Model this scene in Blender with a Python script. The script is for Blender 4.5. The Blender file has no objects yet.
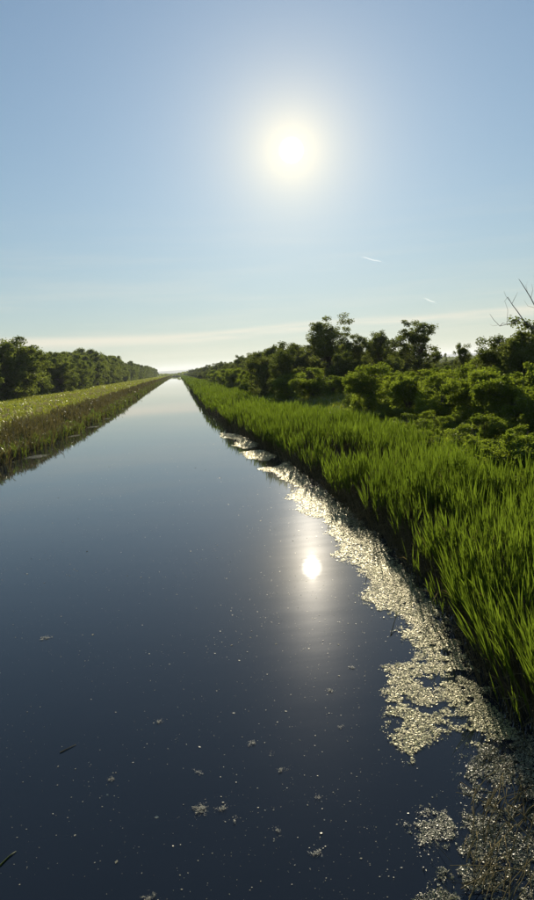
import bpy, math, random
import numpy as np
from mathutils import Vector, Matrix

random.seed(7)
RNG = np.random.default_rng(11)
R = math.radians
scene = bpy.context.scene
col = scene.collection

# ------------------------------------------------------------------ camera
CAM_H = 6.0
F_PX, CX, CY = 680.0, 267.0, 450.0          # focal length in photo pixels (photo is 534 x 900)
VP = (178.0, 373.5)                         # where the canal meets the horizon
ROLL = R(3.2)
def _cam(x, y):
    return np.array([(x - CX) / F_PX, -(y - CY) / F_PX, -1.0])
_fw = _cam(*VP); _fw /= np.linalg.norm(_fw)
_up = np.cross(np.array([math.cos(ROLL), math.sin(ROLL), 0.0]), _fw); _up /= np.linalg.norm(_up)
_rt = np.cross(_fw, _up)
def ray(x, y):
    v = _cam(x, y)
    v = np.array([v @ _rt, v @ _fw, v @ _up])
    return v / np.linalg.norm(v)
def ground_pt(x, y, h=0.0):
    d = ray(x, y)
    t = (h - CAM_H) / d[2]
    return np.array([d[0] * t, d[1] * t, h])
cam_data = bpy.data.cameras.new('camera')
cam = bpy.data.objects.new('camera', cam_data)
col.objects.link(cam)
M = Matrix(((_rt[0], _rt[1], _rt[2]), (_fw[0], _fw[1], _fw[2]), (_up[0], _up[1], _up[2]))).to_4x4()
M.translation = (0, 0, CAM_H)
cam.matrix_world = M
cam_data.sensor_fit = 'VERTICAL'
cam_data.sensor_height = 36.0
cam_data.sensor_width = 24.0
cam_data.lens = F_PX / 900.0 * 36.0
cam_data.clip_start = 0.1
cam_data.clip_end = 200000.0
scene.camera = cam

# ------------------------------------------------------------------ sky and sun
SUN_AZ, SUN_EL = R(10.35), R(16.8)
SUN_DIR = Vector((math.sin(SUN_AZ) * math.cos(SUN_EL), math.cos(SUN_AZ) * math.cos(SUN_EL), math.sin(SUN_EL)))
SKY_STRENGTH = 0.06
world = bpy.data.worlds.new('World')
scene.world = world
world.use_nodes = True
nt = world.node_tree
nt.nodes.clear()
class N:
    """tiny helper for building node trees"""
    def __init__(self, tree): self.t = tree
    def node(self, kind, **kw):
        n = self.t.nodes.new(kind)
        for k, v in kw.items(): setattr(n, k, v)
        return n
    def put(self, sock, v):
        if hasattr(v, 'is_linked') or isinstance(v, bpy.types.NodeSocket): self.t.links.new(v, sock)
        else: sock.default_value = v
    def math(self, op, a, b=0.0, c=None, clamp=False):
        n = self.node('ShaderNodeMath', operation=op, use_clamp=clamp)
        self.put(n.inputs[0], a); self.put(n.inputs[1], b)
        if c is not None: self.put(n.inputs[2], c)
        return n.outputs[0]
    def mix(self, fac, a, b, blend='MIX'):
        n = self.node('ShaderNodeMix', data_type='RGBA', blend_type=blend)
        self.put(n.inputs[0], fac); self.put(n.inputs[6], a); self.put(n.inputs[7], b)
        return n.outputs[2]
    def rng(self, v, a, b, c=0.0, d=1.0, smooth=True):
        n = self.node('ShaderNodeMapRange', interpolation_type='SMOOTHSTEP' if smooth else 'LINEAR')
        self.put(n.inputs[0], v)
        for i, q in zip((1, 2, 3, 4), (a, b, c, d)): self.put(n.inputs[i], q)
        return n.outputs[0]
    def noise(self, vec, scale, detail=3.0, rough=0.55, out=0):
        n = self.node('ShaderNodeTexNoise')
        if vec is not None: self.put(n.inputs['Vector'], vec)
        n.inputs['Scale'].default_value = scale
        n.inputs['Detail'].default_value = detail
        n.inputs['Roughness'].default_value = rough
        return n.outputs[out]
    def mapping(self, vec, scale=(1, 1, 1), loc=(0, 0, 0), rot=(0, 0, 0)):
        n = self.node('ShaderNodeMapping')
        self.put(n.inputs[0], vec)
        n.inputs['Scale'].default_value = scale; n.inputs['Location'].default_value = loc; n.inputs['Rotation'].default_value = rot
        return n.outputs[0]

w = N(nt)
sky = w.node('ShaderNodeTexSky', sky_type='NISHITA')
sky.sun_disc = False
sky.sun_elevation = SUN_EL
sky.sun_rotation = SUN_AZ
sky.altitude = 0.0
sky.air_density = 1.0
sky.dust_density = 0.0
sky.ozone_density = 0.9
tc = w.node('ShaderNodeTexCoord')
vdir = tc.outputs['Generated']
nrm = w.node('ShaderNodeVectorMath', operation='NORMALIZE'); w.put(nrm.inputs[0], vdir)
sep = w.node('ShaderNodeSeparateXYZ'); w.put(sep.inputs[0], nrm.outputs[0])
elev = w.math('MULTIPLY', w.math('ARCSINE', sep.outputs[2]), 180 / math.pi)
# thin bands of high cloud lying low over the whole horizon
cv = w.mapping(nrm.outputs[0], scale=(2.2, 2.2, 34.0))
cn = w.noise(cv, 1.5, 4.0, 0.6)
cw = w.noise(w.mapping(nrm.outputs[0], scale=(1.2, 1.2, 0.0)), 1.6, 2.0)
e2 = w.math('ADD', elev, w.math('MULTIPLY_ADD', cw, 2.4, -1.2))
band = w.math('MULTIPLY', w.rng(e2, 2.3, 3.0), w.rng(e2, 3.6, 3.1))
band = w.math('MULTIPLY', band, w.rng(cn, 0.28, 0.55))
veil = w.math('MULTIPLY', w.rng(cn, 0.42, 0.75), w.rng(elev, 16.0, 3.0))
cloud = w.math('ADD', w.math('MULTIPLY', band, 0.55), w.math('MULTIPLY', veil, 0.16), clamp=True)
# soft shoulder: a camera-like tone curve in the colour compresses the bright low sky
def vop(op, a, b):
    n = w.node('ShaderNodeVectorMath', operation=op); w.put(n.inputs[0], a); w.put(n.inputs[1], b); return n.outputs[0]
lum = w.node('ShaderNodeSeparateColor'); w.put(lum.inputs[0], sky.outputs[0])
per = vop('ADD', vop('MULTIPLY', sky.outputs[0], (.045, .045, .045)), (1, 1, 1))
tot = w.math('MULTIPLY_ADD', lum.outputs[1], .055, 1.0)
soft = vop('DIVIDE', vop('MULTIPLY', sky.outputs[0], (1.47, 1.62, 1.72)), vop('MULTIPLY', per, tot))
skyc = w.mix(cloud, soft, (10.6, 9.6, 7.6, 1.0))
# aureole of the sun
dotn = w.node('ShaderNodeVectorMath', operation='DOT_PRODUCT')
w.put(dotn.inputs[0], nrm.outputs[0]); dotn.inputs[1].default_value = SUN_DIR
ang = w.math('MULTIPLY', w.math('ARCCOSINE', w.math('MINIMUM', dotn.outputs['Value'], 0.9999999)), 180 / math.pi)
core = w.math('MULTIPLY', w.rng(ang, 1.0, 0.5), 45.0)
g1 = w.math('MULTIPLY', w.math('EXPONENT', w.math('MULTIPLY', ang, -0.70)), 5.5)
g2 = w.math('MULTIPLY', w.math('EXPONENT', w.math('MULTIPLY', ang, -0.10)), 4.6)
def tinted(v, c):
    n = w.node('ShaderNodeVectorMath', operation='SCALE'); n.inputs[0].default_value = c; w.put(n.inputs['Scale'], v); return n.outputs[0]
def vadd(a, b):
    n = w.node('ShaderNodeVectorMath', operation='ADD'); w.put(n.inputs[0], a); w.put(n.inputs[1], b); return n.outputs[0]
glow = vadd(vadd(tinted(core, (1, .96, .85)), tinted(g1, (1, .80, .40))), tinted(g2, (1, .93, .84)))
bg = w.node('ShaderNodeBackground')
warm = w.math('MULTIPLY', w.math('EXPONENT', w.math('MULTIPLY', w.math('POWER', w.math('DIVIDE', ang, 4.0), 1.2), -1.0)), .85)
w.put(bg.inputs[0], vadd(w.mix(warm, skyc, (9.6, 8.8, 6.3, 1.0)), glow))
bg.inputs[1].default_value = SKY_STRENGTH
wo = w.node('ShaderNodeOutputWorld')
nt.links.new(bg.outputs[0], wo.inputs[0])

sun_data = bpy.data.lights.new('sun', 'SUN')
sun_data.energy = 5.0
sun_data.angle = R(0.53)
sun_data.color = (1.0, 0.90, 0.74)
sun = bpy.data.objects.new('sun', sun_data)
col.objects.link(sun)
sun.rotation_euler = SUN_DIR.to_track_quat('Z', 'Y').to_euler()
sun.location = (0, 0, 60)

vs = scene.view_settings
vs.view_transform = 'Standard'; vs.look = 'None'; vs.exposure = 0.45; vs.gamma = 1.0; vs.use_curve_mapping = False
cy = scene.cycles
cy.use_denoising = True
cy.max_bounces = 7; cy.diffuse_bounces = 3; cy.glossy_bounces = 3; cy.transmission_bounces = 4; cy.volume_bounces = 0; cy.transparent_max_bounces = 6
cy.sample_clamp_indirect = 6.0
cy.caustics_reflective = False; cy.caustics_refractive = False

# ------------------------------------------------------------------ helpers
def tag(o, label=None, cat=None, group=None, kind=None):
    if label: o['label'] = label
    if cat: o['category'] = cat
    if group: o['group'] = group
    if kind: o['kind'] = kind
    return o
def mesh_np(name, V, F, tint=None, mats=(), midx=None, smooth=False):
    """V (n,3), F (m,3) triangles -> mesh, with an optional per-vertex 'tint' value"""
    me = bpy.data.meshes.new(name)
    V = np.ascontiguousarray(V, np.float32); F = np.ascontiguousarray(F, np.int32)
    me.vertices.add(len(V)); me.vertices.foreach_set('co', V.ravel())
    me.loops.add(F.size); me.loops.foreach_set('vertex_index', F.ravel())
    me.polygons.add(len(F))
    me.polygons.foreach_set('loop_start', np.arange(0, F.size, F.shape[1], dtype=np.int32))
    if tint is not None:
        a = me.attributes.new('tint', 'FLOAT', 'POINT'); a.data.foreach_set('value', np.ascontiguousarray(tint, np.float32))
    for m in mats: me.materials.append(m)
    if midx is not None: me.polygons.foreach_set('material_index', np.ascontiguousarray(midx, np.int32))
    me.polygons.foreach_set('use_smooth', np.full(len(F), smooth))
    me.update(calc_edges=True); me.validate()
    return me
def obj(name, me, parent=None):
    o = bpy.data.objects.new(name, me); col.objects.link(o)
    if parent: o.parent = parent
    return o
def empty(name, loc=(0, 0, 0)):
    o = bpy.data.objects.new(name, None); col.objects.link(o); o.location = loc; o.empty_display_size = 0.3
    return o
def copy_tree(o, parent=None):
    c = o.copy(); col.objects.link(c)
    if parent: c.parent = parent
    for ch in list(o.children): copy_tree(ch, c)
    return c
class MB:
    """collects triangle arrays"""
    def __init__(self): self.V = []; self.F = []; self.T = []; self.I = []; self.n = 0
    def add(self, V, F, T=None, mi=0):
        self.V.append(V); self.F.append(F + self.n)
        self.T.append(np.zeros(len(V)) if T is None else T); self.I.append(np.full(len(F), mi)); self.n += len(V)
    def mesh(self, name, mats, smooth=False):
        return mesh_np(name, np.concatenate(self.V), np.concatenate(self.F), np.concatenate(self.T), mats, np.concatenate(self.I), smooth)
def unit(a): return a / np.maximum(np.linalg.norm(a, axis=-1, keepdims=True), 1e-9)
def rand_dirs(n): return unit(RNG.normal(size=(n, 3)))
def blades(P, D, L, W, droop, side=None, base_w=0.6, tint=None):
    """grass or reed blades: three rows, pointed tip, bending under their weight"""
    n = len(P)
    if side is None:
        a = RNG.uniform(0, 2 * np.pi, n); side = np.stack([np.cos(a), np.sin(a), np.zeros(n)], 1)
    D = unit(D); S = unit(np.cross(D, side)); L = L[:, None]; W = W[:, None]; dr = droop[:, None]
    hz = D.copy(); hz[:, 2] = 0; hz = unit(hz + 1e-6)
    def at(t): return P + D * L * t + (hz * 0.5 + np.array([0, 0, -1.0])) * L * dr * t ** 2
    a, b, c = at(0.0), at(0.5), at(1.0)
    V = np.stack([a - S * W * base_w / 2, a + S * W * base_w / 2, b - S * W / 2, b + S * W / 2, c], 1).reshape(-1, 3)
    f = np.array([[0, 1, 3], [0, 3, 2], [2, 3, 4]])
    F = (np.arange(n)[:, None, None] * 5 + f[None]).reshape(-1, 3)
    if tint is None: tint = RNG.uniform(0, 1, n)
    return V, F, np.repeat(tint, 5)
def leaf_cards(P, Nrm, S, tint=None, asp=0.55, fold=0.18):
    """leaf-shaped diamonds, slightly folded along the midrib"""
    n = len(P)
    t = unit(np.cross(Nrm, rand_dirs(n))); b = np.cross(Nrm, t); S = S[:, None]
    V = np.stack([P - t * S * .5, P - b * S * asp * .5 + Nrm * S * fold, P + t * S * .5, P + b * S * asp * .5 + Nrm * S * fold], 1).reshape(-1, 3)
    f = np.array([[0, 1, 2], [0, 2, 3]])
    F = (np.arange(n)[:, None, None] * 4 + f[None]).reshape(-1, 3)
    if tint is None: tint = RNG.uniform(0, 1, n)
    return V, F, np.repeat(tint, 4)
def tube(pts, rad, k=6):
    pts = np.asarray(pts, float); rad = np.asarray(rad, float); n = len(pts)
    tg = unit(np.gradient(pts, axis=0))
    ref = np.array([0.31, 0.17, 0.93]) if abs(tg[0] @ np.array([0.31, 0.17, 0.93])) < .95 else np.array([1.0, 0, 0])
    u = unit(np.cross(tg, ref)); v = np.cross(tg, u)
    a = np.arange(k) / k * 2 * np.pi
    V = (pts[:, None] + rad[:, None, None] * (np.cos(a)[None, :, None] * u[:, None] + np.sin(a)[None, :, None] * v[:, None])).reshape(-1, 3)
    F = []
    for i in range(n - 1):
        for j in range(k):
            p, q = i * k + j, i * k + (j + 1) % k
            F += [[p, q, q + k], [p, q + k, p + k]]
    F += [[(n - 1) * k, (n - 1) * k + j, (n - 1) * k + j + 1] for j in range(1, k - 1)]
    return V, np.array(F)
def prisms(A, B, r0, r1):
    """many thin three-sided stalks from A to B"""
    n = len(A); D = unit(B - A); u = unit(np.cross(D, np.array([0.9, 0.3, 0.2]))); v = np.cross(D, u)
    Vs = []
    for c, r in ((A, r0), (B, r1)):
        for k in range(3):
            an = k * 2 * np.pi / 3
            Vs.append(c + (u * math.cos(an) + v * math.sin(an)) * r[:, None])
    V = np.stack(Vs, 1).reshape(-1, 3)
    f = []
    for k in range(3):
        q = (k + 1) % 3
        f += [[k, q, q + 3], [k, q + 3, k + 3]]
    F = (np.arange(n)[:, None, None] * 6 + np.array(f)[None]).reshape(-1, 3)
    return V, F, np.repeat(RNG.uniform(0, 1, n), 6)
def vnoise(x, y, s, seed=0):
    """cheap smooth value noise in 0..1"""
    x = np.asarray(x, float) / s + seed * 17.3; y = np.asarray(y, float) / s + seed * 9.1
    xi = np.floor(x).astype(np.int64); yi = np.floor(y).astype(np.int64)
    fx = x - xi; fy = y - yi; fx = fx * fx * (3 - 2 * fx); fy = fy * fy * (3 - 2 * fy)
    def h(a, b):
        v = np.sin(a * 127.1 + b * 311.7 + seed * 74.7) * 43758.5453
        return v - np.floor(v)
    return (h(xi, yi) * (1 - fx) + h(xi + 1, yi) * fx) * (1 - fy) + (h(xi, yi + 1) * (1 - fx) + h(xi + 1, yi + 1) * fx) * fy

# ------------------------------------------------------------------ materials
def new_mat(name):
    m = bpy.data.materials.new(name); m.use_nodes = True
    m.node_tree.nodes.clear()
    n = N(m.node_tree); out = n.node('ShaderNodeOutputMaterial')
    return m, n, out
def leaf_mat(name, dark, light, trans, gloss=0.10, rough=0.45, tmix=0.5, patch=0.25, gcol=(1, .98, .9, 1)):
    """leaf: diffuse + light shining through + a weak waxy gloss; colour varies leaf by leaf and plant by plant"""
    m, n, out = new_mat(name)
    at = n.node('ShaderNodeAttribute', attribute_name='tint')
    oi = n.node('ShaderNodeObjectInfo')
    geo = n.node('ShaderNodeNewGeometry')
    big = n.noise(geo.outputs['Position'], 0.35, 2.0)
    f = n.math('ADD', n.math('MULTIPLY', at.outputs['Fac'], 0.65), n.math('MULTIPLY', oi.outputs['Random'], 0.35), clamp=True)
    f = n.math('ADD', f, n.math('MULTIPLY_ADD', big, patch * 2, -patch), clamp=True)
    c = n.mix(f, dark + (1,), light + (1,))
    t = n.mix(1.0, c, trans + (1,), 'MULTIPLY')
    d = n.node('ShaderNodeBsdfDiffuse'); n.put(d.inputs[0], c)
    tr = n.node('ShaderNodeBsdfTranslucent'); n.put(tr.inputs[0], t)
    mx = n.node('ShaderNodeMixShader'); mx.inputs[0].default_value = tmix
    n.t.links.new(d.outputs[0], mx.inputs[1]); n.t.links.new(tr.outputs[0], mx.inputs[2])
    gl = n.node('ShaderNodeBsdfGlossy'); gl.inputs['Roughness'].default_value = rough; gl.inputs[0].default_value = gcol
    fr = n.node('ShaderNodeFresnel'); fr.inputs[0].default_value = 1.4
    mg = n.node('ShaderNodeMixShader')
    n.put(mg.inputs[0], n.math('MULTIPLY', fr.outputs[0], gloss * 5, clamp=True))
    n.t.links.new(mx.outputs[0], mg.inputs[1]); n.t.links.new(gl.outputs[0], mg.inputs[2])
    n.t.links.new(mg.outputs[0], out.inputs[0])
    return m
def plain_mat(name, a, b, scale=4.0, rough=0.85, bump=0.0, spec=0.3):
    m, n, out = new_mat(name)
    tcn = n.node('ShaderNodeTexCoord'); geo = n.node('ShaderNodeNewGeometry')
    f = n.rng(n.noise(geo.outputs['Position'], scale, 5.0, 0.6), 0.3, 0.7)
    at = n.node('ShaderNodeAttribute', attribute_name='tint')
    f = n.math('ADD', n.math('MULTIPLY', f, 0.6), n.math('MULTIPLY', at.outputs['Fac'], 0.4), clamp=True)
    p = n.node('ShaderNodeBsdfPrincipled')
    n.put(p.inputs['Base Color'], n.mix(f, a + (1,), b + (1,)))
    p.inputs['Roughness'].default_value = rough; p.inputs['Specular IOR Level'].default_value = spec
    if bump:
        bn = n.node('ShaderNodeBump'); bn.inputs['Strength'].default_value = bump
        n.put(bn.inputs['Height'], n.noise(geo.outputs['Position'], scale * 4, 4.0)); n.t.links.new(bn.outputs[0], p.inputs['Normal'])
    n.t.links.new(p.outputs[0], out.inputs[0])
    return m
MAT = {}
MAT['reed'] = leaf_mat('reed_leaf', (0.026, 0.042, 0.009), (0.098, 0.132, 0.022), (1.75, 1.85, 0.75), gloss=0.0, tmix=0.6)
MAT['reed_far'] = leaf_mat('reed_leaf_left_bank', (0.050, 0.078, 0.014), (0.110, 0.145, 0.028), (1.8, 1.8, 0.9), gloss=0.05, tmix=0.45)
MAT['straw'] = leaf_mat('straw_blade', (0.10, 0.085, 0.04), (0.20, 0.165, 0.08), (1.2, 1.1, 0.8), gloss=0.0, tmix=0.4)
MAT['stem'] = plain_mat('reed_stem', (0.05, 0.05, 0.015), (0.13, 0.10, 0.04), 3.0, 1.0, spec=0.0)
MAT['dry'] = plain_mat('dry_stalk', (0.07, 0.058, 0.026), (0.22, 0.18, 0.09), 6.0, 1.0, spec=0.0)
MAT['brown_reed'] = leaf_mat('brown_bank_reed', (0.060, 0.055, 0.026), (0.128, 0.112, 0.050), (1.3, 1.25, 0.8), gloss=0.03, tmix=0.35)
MAT['meadow'] = leaf_mat('meadow_blade', (0.100, 0.135, 0.020), (0.210, 0.222, 0.044), (1.75, 1.65, 0.8), gloss=0.04, tmix=0.5)
MAT['plume'] = leaf_mat('seed_plume', (0.27, 0.25, 0.14), (0.40, 0.36, 0.22), (.85, .8, .7), gloss=0.0, tmix=0.5)
MAT['shrub'] = leaf_mat('shrub_leaf', (0.055, 0.080, 0.016), (0.150, 0.185, 0.036), (2.2, 2.2, 0.8), gloss=0.02, rough=.6, tmix=0.6, patch=.45)
MAT['tree'] = leaf_mat('tree_leaf', (0.048, 0.064, 0.020), (0.120, 0.140, 0.045), (1.9, 1.9, 0.9), gloss=0.02, rough=.6, tmix=0.55)
MAT['poplar'] = leaf_mat('broad_tree_leaf', (0.062, 0.086, 0.026), (0.140, 0.168, 0.050), (2.1, 2.05, 0.9), gloss=0.02, rough=.6, tmix=0.5)
MAT['herb'] = leaf_mat('herb_leaf', (0.060, 0.090, 0.015), (0.150, 0.190, 0.035), (1.7, 1.8, 0.8), gloss=0.05, tmix=0.5)
MAT['bark'] = plain_mat('bark', (0.05, 0.04, 0.03), (0.14, 0.115, 0.085), 5.0, 0.9, 0.4)
MAT['bare'] = plain_mat('bare_wood', (0.14, 0.12, 0.10), (0.28, 0.25, 0.21), 5.0, 0.8, 0.3)
MAT['weed'] = leaf_mat('floating_weed', (0.26, 0.28, 0.07), (0.66, 0.60, 0.28), (1.0, 1.1, 0.7), gloss=0.26, rough=0.48, tmix=0.25, gcol=(1, .95, .74, 1))
MAT['weed_dull'] = leaf_mat('floating_weed_dull', (0.13, 0.14, 0.05), (0.52, 0.48, 0.30), (0.9, 0.9, 0.7), gloss=0.18, rough=0.42, tmix=0.2)
MAT['fleck'] = leaf_mat('drifting_fleck', (0.30, 0.28, 0.18), (0.62, 0.58, 0.46), (1.0, 1.0, 0.8), gloss=0.06, rough=0.45, tmix=0.2)

def ground_mat():
    m, n, out = new_mat('ground_soil_and_turf')
    geo = n.node('ShaderNodeNewGeometry'); pos = geo.outputs['Position']
    sp = n.node('ShaderNodeSeparateXYZ'); n.put(sp.inputs[0], pos)
    a = n.noise(pos, 0.12, 5.0, 0.6); b = n.noise(pos, 2.5, 5.0, 0.65)
    turf = n.mix(n.rng(a, .35, .65), (0.075, 0.095, 0.022, 1), (0.150, 0.145, 0.045, 1))
    turf = n.mix(n.rng(b, .45, .7, 0, .6), turf, (0.17, 0.14, 0.075, 1))
    mud = n.mix(b, (0.028, 0.022, 0.014, 1), (0.065, 0.052, 0.034, 1))
    k = n.rng(sp.outputs[2], 0.35, 0.9)
    p = n.node('ShaderNodeBsdfPrincipled')
    n.put(p.inputs['Base Color'], n.mix(k, mud, turf))
    p.inputs['Roughness'].default_value = 1.0; p.inputs['Specular IOR Level'].default_value = 0.0
    bn = n.node('ShaderNodeBump'); bn.inputs['Strength'].default_value = 0.6; bn.inputs['Distance'].default_value = 0.1
    n.put(bn.inputs['Height'], n.noise(pos, 6.0, 5.0)); n.t.links.new(bn.outputs[0], p.inputs['Normal'])
    n.t.links.new(p.outputs[0], out.inputs[0]); return m
def water_mat():
    m, n, out = new_mat('canal_water')
    geo = n.node('ShaderNodeNewGeometry'); pos = geo.outputs['Position']
    p = n.node('ShaderNodeBsdfPrincipled')
    murk = n.mix(n.noise(pos, 0.3, 3.0), (0.0085, 0.0125, 0.019, 1), (0.0135, 0.018, 0.025, 1))
    n.put(p.inputs['Base Color'], murk)
    p.inputs['IOR'].default_value = 1.333
    p.inputs['Roughness'].default_value = 0.009
    p.inputs['Specular IOR Level'].default_value = 0.5
    r1 = n.noise(n.mapping(pos, scale=(0.9, 2.6, 1.0)), 1.6, 3.0, 0.5)
    r2 = n.noise(n.mapping(pos, scale=(0.35, 1.6, 1.0)), 0.5, 2.0, 0.5)
    h = n.math('ADD', n.math('MULTIPLY', r1, 0.35), r2)
    bn = n.node('ShaderNodeBump'); bn.inputs['Strength'].default_value = 0.016; bn.inputs['Distance'].default_value = 0.08
    n.put(bn.inputs['Height'], h); n.t.links.new(bn.outputs[0], p.inputs['Normal'])
    # a share of the surface is roughened by capillary ripples: soft glow round the mirrored sun
    q = n.node('ShaderNodeBsdfPrincipled'); n.put(q.inputs['Base Color'], murk)
    q.inputs['IOR'].default_value = 1.333; q.inputs['Roughness'].default_value = 0.25
    n.t.links.new(bn.outputs[0], q.inputs['Normal'])
    mx = n.node('ShaderNodeMixShader'); n.put(mx.inputs[0], n.rng(n.noise(n.mapping(pos, scale=(.3, 1.2, 1)), 1.3, 3.0), .2, .8, .008, .011))
    n.t.links.new(p.outputs[0], mx.inputs[1]); n.t.links.new(q.outputs[0], mx.inputs[2])
    n.t.links.new(mx.outputs[0], out.inputs[0]); return m
MAT['ground'] = ground_mat(); MAT['water'] = water_mat()
MAT['hill'] = plain_mat('hill_woods', (0.04, 0.055, 0.03), (0.10, 0.11, 0.06), 0.004, 1.0)

# ------------------------------------------------------------------ terrain
_ry = [-40, 6, 9.5, 12, 15, 25, 36, 52, 67, 100, 150, 240, 500, 1500]
_rx = [5.0, 5.0, 5.4, 5.7, 6.2, 6.7, 6.7, 6.1, 5.0, 4.0, 3.9, 4.0, 4.0, 4.0]
_ly = [-40, 40, 54, 61, 74, 92, 124, 206, 370, 1500]
_lx = [-13.2, -13.2, -13.2, -12.4, -12.1, -11.7, -11.6, -12.0, -12.6, -12.6]
END_Y = 1450.0
def x_right(y): return np.interp(y, _ry, _rx) + (vnoise(0 * np.asarray(y, float), y, 2.3, 3) - .5) * 0.5
def x_left(y): return np.interp(y, _ly, _lx) + (vnoise(0 * np.asarray(y, float), y, 4.0, 5) - .5) * 0.8
def ground_h(x, y):
    x = np.asarray(x, float); y = np.asarray(y, float)
    dl = x_left(y) - x; dr = x - x_right(y)
    hl = np.interp(dl, [-4, -1.2, 0, 0.8, 3.2, 6, 12, 60], [-1.5, -.6, 0, .3, 1.35, 1.6, 1.6, 1.5])
    hr = np.interp(dr, [-4, -1.2, 0, 1.2, 10, 16, 25, 60], [-1.5, -.6, 0, .2, .75, 1.05, 1.2, 1.2])
    h = np.where(dl > -4, hl, np.where(dr > -4, hr, -1.5))
    amp = np.clip(np.minimum(np.abs(dl), np.abs(dr)) / 6, 0, 1) * (h > 0.3)
    h = h + amp * (vnoise(x, y, 5.0, 1) - .5) * 0.35
    h = h + 1.1 * np.exp(-((x - 19.5) / 4.5) ** 2 - ((y - 86) / 15) ** 2)
    k = np.clip((y - END_Y) / 8, 0, 1)
    return h * (1 - k) + 1.4 * k
offs = [0, .4, .8, 1.3, 2, 2.7, 3.5, 5, 7, 9, 12, 15, 19, 24, 30, 40, 55, 80, 150, 400, 1200, 3500, 9000]
ys = np.concatenate([np.arange(-40, 60, 1.5), np.arange(60, 160, 3), np.arange(160, 500, 10), np.arange(500, END_Y, 40),
                     [END_Y, END_Y + 3, END_Y + 8, END_Y + 20, 1600, 2000, 3000, 5000, 9000, 16000]])
cols = []
for y in ys:
    xl, xr = float(x_left(y)), float(x_right(y))
    xs = [xl - o for o in reversed(offs)] + [xl + 1.2, xl + 4] + [xr - 4, xr - 1.2] + [xr + o for o in offs]
    cols.append(np.stack([xs, np.full(len(xs), y), np.zeros(len(xs))], 1))
G = np.stack(cols); G[..., 2] = ground_h(G[..., 0], G[..., 1])
nr, nc = G.shape[:2]
ii, jj = np.meshgrid(np.arange(nr - 1), np.arange(nc - 1), indexing='ij')
a0 = (ii * nc + jj).ravel()
F = np.concatenate([np.stack([a0, a0 + 1, a0 + nc + 1], 1), np.stack([a0, a0 + nc + 1, a0 + nc], 1)])
gnd = obj('ground', mesh_np('ground', G.reshape(-1, 3), F, None, [MAT['ground']], None, True))
tag(gnd, 'low marshy banks and flat fields on both sides of the canal', 'ground', kind='structure')
V = np.array([[-15.5, -40, 0], [9.5, -40, 0], [9.5, END_Y + 4, 0], [-15.5, END_Y + 4, 0]], float)
wat = obj('water', mesh_np('water', V, np.array([[0, 1, 2], [0, 2, 3]]), None, [MAT['water']]))
tag(wat, 'still dark canal water mirroring the sky', 'water', kind='structure')
# far low hills beyond the fields
hx = np.linspace(-8500, 8500, 140); hy = np.array([9500, 10200, 11000, 11800, 12600.])
prof = 18 + 70 * vnoise(hx, hx * 0 + 3, 2600, 8) + 22 * vnoise(hx, hx * 0, 700, 4)
HV = np.stack([np.stack([hx, np.full(140, y), -2 + prof * k + (10 * vnoise(hx, hx * 0 + y, 500, 2) if k else 0)], 1) for y, k in zip(hy, (0, .55, 1, .8, 0))])
ii, jj = np.meshgrid(np.arange(4), np.arange(139), indexing='ij'); a0 = (ii * 140 + jj).ravel()
F = np.concatenate([np.stack([a0, a0 + 1, a0 + 141], 1), np.stack([a0, a0 + 141, a0 + 140], 1)])
tag(obj('hills', mesh_np('hills', HV.reshape(-1, 3), F, None, [MAT['hill']], None, True)), 'low blue hills far off on the horizon', 'hills', kind='structure')

# ------------------------------------------------------------------ trees and shrubs
def clumps_in(n, env, seed):
    """clump centres filling an envelope env(z) -> radius (unit height), rough all round"""
    rg = np.random.default_rng(seed); out = []
    while len(out) < n:
        z = rg.uniform(0.02, 1.0); r = env(z)
        if r <= 0: continue
        a = rg.uniform(0, 2 * math.pi); q = math.sqrt(rg.uniform(0.12, 1.0))
        lob = 1 + 0.22 * math.sin(2 * a + seed) + 0.13 * math.sin(5 * a + 3 * z + seed * 2) + 0.12 * math.sin(9 * z + 3 * a)
        out.append((math.cos(a) * r * q * lob, math.sin(a) * r * q * lob, z))
    return np.array(out)
def clumps_domes(n, nd, seed, rd=.5, hz=(.55, 1.0), spread=.55):
    """clump centres on a handful of overlapping puffs of different height, so that the outline is broken"""
    rg = np.random.default_rng(seed); out = []
    dom = []
    for k in range(nd):
        a = k * 2.4 + rg.uniform(-.5, .5); q = spread * math.sqrt((k + .3) / nd)
        dom.append((math.cos(a) * q, math.sin(a) * q, rg.uniform(*hz) if k else hz[1], rd * rg.uniform(.7, 1.15)))
    while len(out) < n:
        cx, cy, h, rr = dom[rg.integers(nd)]
        d = rg.normal(size=3); d /= np.linalg.norm(d); q = rg.uniform(.3, 1) ** .5
        z = h - rr * .45 + d[2] * rr * .45 * q if rg.uniform() < .62 else rg.uniform(.03, h * .8)
        out.append((cx + d[0] * rr * q, cy + d[1] * rr * q, max(.02, z)))
    return np.array(out)
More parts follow.
